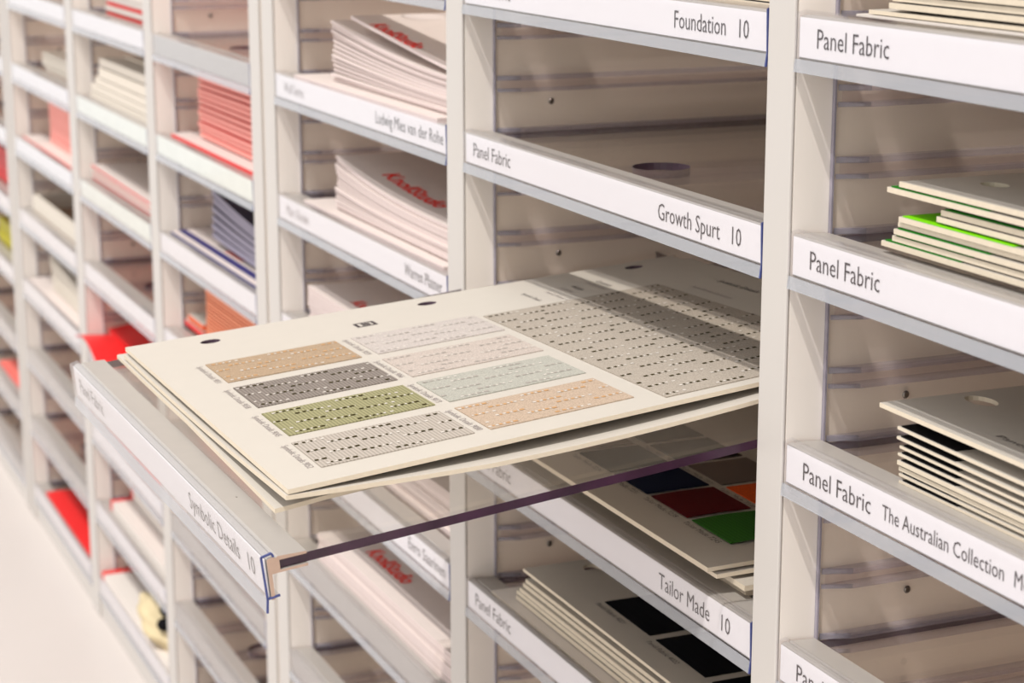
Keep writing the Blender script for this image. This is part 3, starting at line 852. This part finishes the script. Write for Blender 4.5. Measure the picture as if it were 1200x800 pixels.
def marks(sw, org, xa, xb, ya, yb, zf, rows, dark, white, seed, both=True, dens=1.0, pitch=0.0078, len_=0.0042):
    rnd = random.Random(seed)
    D, Wt = MB(), MB()
    def dash(mb, cx, cy, w, l):
        x0, x1 = cx - w / 2, cx + w / 2; y0, y1 = cy - l / 2, cy + l / 2
        if x0 < xa or x1 > xb or y0 < ya or y1 > yb: return
        mb.quad([(x0, y0, zf(x0, y0) + .0016), (x1, y0, zf(x1, y0) + .0016), (x1, y1, zf(x1, y1) + .0016), (x0, y1, zf(x0, y1) + .0016)])
    for r in range(rows):
        cx = xa + (xb - xa) * (r + 0.55) / rows
        per = 5 * pitch + 0.034
        y = ya - per + ((r * 0.41 + rnd.uniform(-.08, .08)) % 1) * per
        while y < yb:
            n = 5; flip = rnd.random() < 0.5
            for i in range(n):
                k = i / (n - 1)
                if flip: k = 1 - k
                yy = y + i * pitch
                w = 0.0044
                dl = len_ * (1.15 - 0.85 * k)
                if k < 0.93: dash(D, cx + rnd.uniform(-.0006, .0006), yy, w, dl)
                dash(Wt, cx, yy + (pitch * 0.5), w * 0.8, len_ * (0.10 + 0.72 * k))
            y += per * rnd.uniform(0.95, 1.08)
    if D.f: D.build('dark_threads', [dark], sw, org, kind='stuff')
    if Wt.f: Wt.build('white_threads', [white], sw, org, kind='stuff')

R1 = [(0.158, 0.256), (0.283, 0.381), (0.407, 0.505), (0.531, 0.628)]
sw_spec = [('fab_tan', R1[0], (0.058, 0.216), 'tan ribbed swatch', 'mark_tan'), ('fab_grey', R1[1], (0.056, 0.214), 'dark grey ribbed swatch', 'mark_dark'),
           ('fab_olive', R1[2], (0.052, 0.210), 'olive green ribbed swatch', 'mark_dark'), ('fab_stone', R1[3], (0.046, 0.204), 'stone grey ribbed swatch', 'mark_dark'),
           ('fab_mist', R1[0], (0.236, 0.394), 'pale grey swatch', 'mark_soft'), ('fab_blush', R1[1], (0.231, 0.388), 'pale blush grey swatch', 'mark_soft'),
           ('fab_sage', R1[2], (0.226, 0.382), 'pale sage swatch', 'mark_soft'), ('fab_peach', R1[3], (0.221, 0.378), 'peach tan swatch', 'mark_tan')]
for i, (mk, (u0, u1), (v0, v1), lb, dk) in enumerate(sw_spec):
    s = swatch(card, og, XA + u0, XA + u1, YA + v0, YA + v1, surf, mk, label=lb)
    marks(s, og, XA + u0, XA + u1, YA + v0, YA + v1, surf, 6, dk, 'mark_white', 40 + i)
    code_line(card, og, XA + u0 + 0.002, YA + v0 - 0.0115, 0.088, surf, 'Symbolic Details 90%d' % (31 + i * 7))
s = swatch(card, og, XA + 0.170, XA + 0.652, YA + 0.402, YA + 0.640, surf, 'fab_big', label='large warm grey swatch', nx=12, ny=6)
marks(s, og, XA + 0.170, XA + 0.652, YA + 0.402, YA + 0.640, surf, 25, 'mark_dark', 'mark_white', 77)
for (tx, ty, wd, body, cp, ink) in ((0.087, 0.488, 0.055, 'Symbolic Details', 0.007, 'ink'), (0.100, 0.515, 0.11, 'Panel Fabric Collection', 0.006, 'ink_soft'),
                                    (0.092, 0.553, 0.034, 'Width', 0.008, 'ink'), (0.092, 0.540, 0.034, '66 inches', 0.006, 'ink_soft'),
                                    (0.090, 0.590, 0.042, 'Contents', 0.008, 'ink'), (0.090, 0.577, 0.055, 'Polyester', 0.006, 'ink_soft'),
                                    (0.212, 0.700, 0.098, 'Symbolic Details', 0.010, 'ink'), (0.322, 0.700, 0.030, '9031', 0.010, 'ink'), (0.215, 0.662, 0.10, 'Panel Fabric Collection', 0.007, 'ink_soft')):
    code_line(card, og, XA + tx, YA + ty, wd, surf, body, cp, ink)

# ---- Tailor Made tray
def board(c_r, x0, x1, y0, y1, h, t, label, holes=(), mats=CM, zf=None, cat='board', group=None, name='sample_board'):
    zf = zf or const(c_r, h)
    o, g = curved(name, x0, x1, y0, y1, zf, t, mats, label, cat, group, 10, (0, 0, 1), holes)
    return o, g, zf
M['fab_navy'] = fabric('fabric_navy', (20, 26, 50), 0)
M['fab_wine'] = fabric('fabric_wine', (88, 18, 20), 0)
M['fab_grass'] = fabric('fabric_grass', (52, 104, 34), .15, 140, 'Y')
M['fab_brown'] = fabric('fabric_brown', (60, 48, 44), .3, 160, 'X')
M['fab_check'] = fabric('fabric_check', (118, 104, 96), .35, 160, 'X')
M['fab_orange'] = fabric('fabric_orange', (222, 92, 34), 0)
M['fab_black'] = fabric('fabric_black', (16, 16, 20), .1, 60, 'Y')
board(2, -2.44, -1.800, 0.040, 0.76, 0.004, 0.008, 'lowest cream board under the cloth boards on the Tailor Made tray')
board(2, -2.46, -1.785, 0.030, 0.76, 0.014, 0.006, 'second cream board from the bottom on the Tailor Made tray')
zf2 = lambda x, y: ZR(2) + 0.0225 + 0.004 * math.sin(math.pi * min(1, max(0, (y - .0) / .7)))
board(2, -2.478, -1.806, 0.008, 0.75, 0.022, 0.0045, 'cream board directly under the one with navy, wine and green swatches', zf=zf2)
zf2b = lambda x, y: zf2(x, y) + 0.0068 + 0.005 * math.exp(-((y - 0.09) / 0.06) ** 2) * (x + 2.478)
o, g, zf = board(2, -2.480, -1.811, 0.0, 0.748, 0.030, 0.0045, 'cream board with navy, wine red and green fabric swatches on the Tailor Made tray', zf=zf2b)
xs = [-2.45, -2.350, -2.250, -2.151, -2.052, -1.952]
for i, (mk, lb) in enumerate((('fab_brown', 'brown swatch'), ('fab_check', 'grey brown swatch'), ('fab_black', 'black swatch'), ('fab_navy', 'navy swatch'), ('fab_wine', 'wine red swatch'), ('fab_grass', 'grass green swatch'))):
    swatch(o, g, xs[i], xs[i] + 0.089, 0.056, 0.138, zf, mk, label=lb)
    code_line(o, g, xs[i], 0.044, 0.080, zf, 'Tailor Made 7%d' % (210 + 7 * i), 0.0075, 'ink')
for i, (mk, lb) in enumerate((('fab_navy', 'second navy swatch'), ('fab_brown', 'dark brown swatch'), ('fab_brown', 'dark brown textured swatch'), ('fab_check', 'brown checked swatch'), ('fab_orange', 'orange swatch'), ('fab_black', 'second black swatch'))):
    swatch(o, g, xs[i] + 0.006, xs[i] + 0.095, 0.152, 0.235, zf, mk, label=lb)
    code_line(o, g, xs[i] + 0.006, 0.141, 0.080, zf, 'Tailor Made 7%d' % (310 + 7 * i), 0.0070, 'ink')
# ---- lower Panel Fabric tray
lows = [(-2.432, 0.012, 0.001, 0.006), (-2.385, 0.028, 0.008, 0.0055), (-2.388, 0.030, 0.0145, 0.0055), (-2.378, 0.030, 0.021, 0.0055), (-2.376, 0.034, 0.0275, 0.0055), (-2.372, 0.036, 0.034, 0.0055)]
nmz = ['lowest', 'second lowest', 'third lowest', 'fourth lowest', 'fifth lowest', 'sixth lowest']
for i, (xa, y0, h, t) in enumerate(lows):
    board(3, xa, -1.76, y0, 0.76, h, t, '%s cream board of the pile under the black swatch board' % nmz[i], mats=['offwhite', 'card_edge'] if i == 0 else CM, group='cream boards under the black swatch board')
zf = lambda x, y: ZR(3) + 0.053 - 0.010 * ((x + 2.362) / 0.6) ** 2 * 0.3
o, g, zf = board(3, -2.362, -1.735, 0.028, 0.74, 0.053, 0.004, 'cream board with black cloth swatches and a punched hole on the lower Panel Fabric tray', holes=[circle(-2.325, 0.112, 0.016, 0.012, 16)], zf=zf)
for i, xa in enumerate((-2.204, -2.064, -1.924)):
    swatch(o, g, xa, xa + 0.124, 0.071, 0.26, zf, 'fab_black', label='black cloth swatch')
    code_line(o, g, xa, 0.058, 0.075, zf, 'Panel Fabric %d' % (4021 + i), 0.0075, 'ink')
# ---- Foundation tray: edges of boards over its lip
for i in range(4):
    board(-1, -2.44 + 0.004 * i, -1.735 - 0.003 * i, 0.030 + 0.003 * i, 0.75, 0.002 + 0.0075 * i, 0.006,
          '%s cream board on the Foundation tray' % ('lowest', 'second lowest', 'second from the top', 'topmost')[i], group='cream boards on the Foundation tray')
# ---- Panel Fabric column, top
board(-1, -1.605, -0.95, 0.026, 0.75, 0.0030, 0.0022, 'thin white sheet under the cream boards at the top right', mats=['offwhite', 'offwhite'])
board(-1, -1.591, -0.95, 0.030, 0.75, 0.0072, 0.0036, 'cream board jutting left under the top right pile', zf=lambda x, y: ZR(-1) + 0.0075 + 0.001 * (x + 1.59))
for i in range(7):
    board(-1, -1.559 + 0.002 * (i % 3), -0.95, 0.030 + 0.002 * (i % 2), 0.75, 0.0155 + 0.0066 * i, 0.0050,
          '%s cream board of the neat pile at the top right' % ('lowest', 'second lowest', 'third lowest', 'middle', 'third highest', 'second highest', 'topmost')[i], group='cream boards at the top right')
# ---- green boards
def gboard(x0, y0, h, label, cloth, hole=False, zfn=None, x1=-0.95, sx=0.15, sy=0.10, t=0.0048, c_r=0, sl='green cloth swatch', y1=0.75):
    hl = [circle(-1.483, 0.097, 0.0155, 0.011, 16)] if hole and c_r == 0 else ([circle(-1.513, 0.117, 0.020, 0.0125, 18)] if hole else [])
    o, g, zf = board(c_r, x0, x1, y0, y1, h, t, label, holes=hl, zf=zfn)
    if cloth: swatch(o, g, x0 + 0.004, x0 + sx, y0 + 0.0015, y0 + sy, zf, cloth, label=sl)
    return o, g, zf
gboard(-1.556, 0.030, 0.0090, 'lowest board with green cloth corner, jutting furthest left', 'green', sx=0.12)
gboard(-1.542, 0.032, 0.0155, 'second lowest board with green cloth corner', 'green', sx=0.12)
gboard(-1.537, 0.030, 0.0225, 'third board up with green cloth corner', 'green', sx=0.14)
gboard(-1.535, 0.033, 0.0285, 'fourth board up, directly under the bright lime one', 'lime', sx=0.10, t=0.0040)
gboard(-1.530, 0.030, 0.0345, 'cream board with a bright lime green cloth corner', 'lime', sx=0.165, sy=0.14, sl='bright lime cloth swatch')
gboard(-1.478, 0.034, 0.0425, 'pale board set back above the lime one', None)
gboard(-1.472, 0.034, 0.0490, 'pale board with a shaded green cloth edge, set back above the lime one', 'green', sx=0.22)
gboard(-1.550, 0.030, 0.0585, 'second highest board, its shaded green cloth showing in the gap', 'green', sx=0.15, sl='shaded green cloth swatch')
gboard(-1.533, 0.031, 0.0655, 'topmost cream board with a punched hole, over the green cloth boards', None, True)
# ---- black-cornered boards
def sagz(h, dip): return lambda x, y: ZR(1) + h - dip * min(1, max(0, (x + 1.517) / 0.14)) 
for i, (x0, h, t, ck) in enumerate(((-1.512, 0.0005, 0.0024, 'black'), (-1.514, 0.0065, 0.0024, 'black'), (-1.516, 0.0125, 0.0040, None), (-1.516, 0.0185, 0.0040, 'black'),
                                    (-1.517, 0.0250, 0.0024, 'black'), (-1.516, 0.0320, 0.0026, 'black'), (-1.518, 0.0405, 0.0026, 'black'), (-1.519, 0.0495, 0.0030, 'black'))):
    gboard(x0, 0.030 + 0.001 * (i % 3), h, '%s of the cream boards with black cloth corners' % ('lowest', 'second lowest', 'third lowest', 'fourth lowest', 'fourth highest', 'third highest', 'second highest', 'uppermost')[i],
           ck, False, sagz(h, 0.0012 * i * 0.2), sx=0.088, sy=0.075, t=t, c_r=1, sl='black cloth swatch')
o, g, zf = gboard(-1.545, 0.028, 0.0655, 'plain cream board with a punched hole lying over the black-cornered boards', None, True, lambda x, y: ZR(1) + 0.0655 - 0.002 * (x + 1.545), t=0.0042, c_r=1)
code_line(o, g, -1.408, 0.056, 0.09, zf, 'Panel Fabric', 0.008, 'ink')
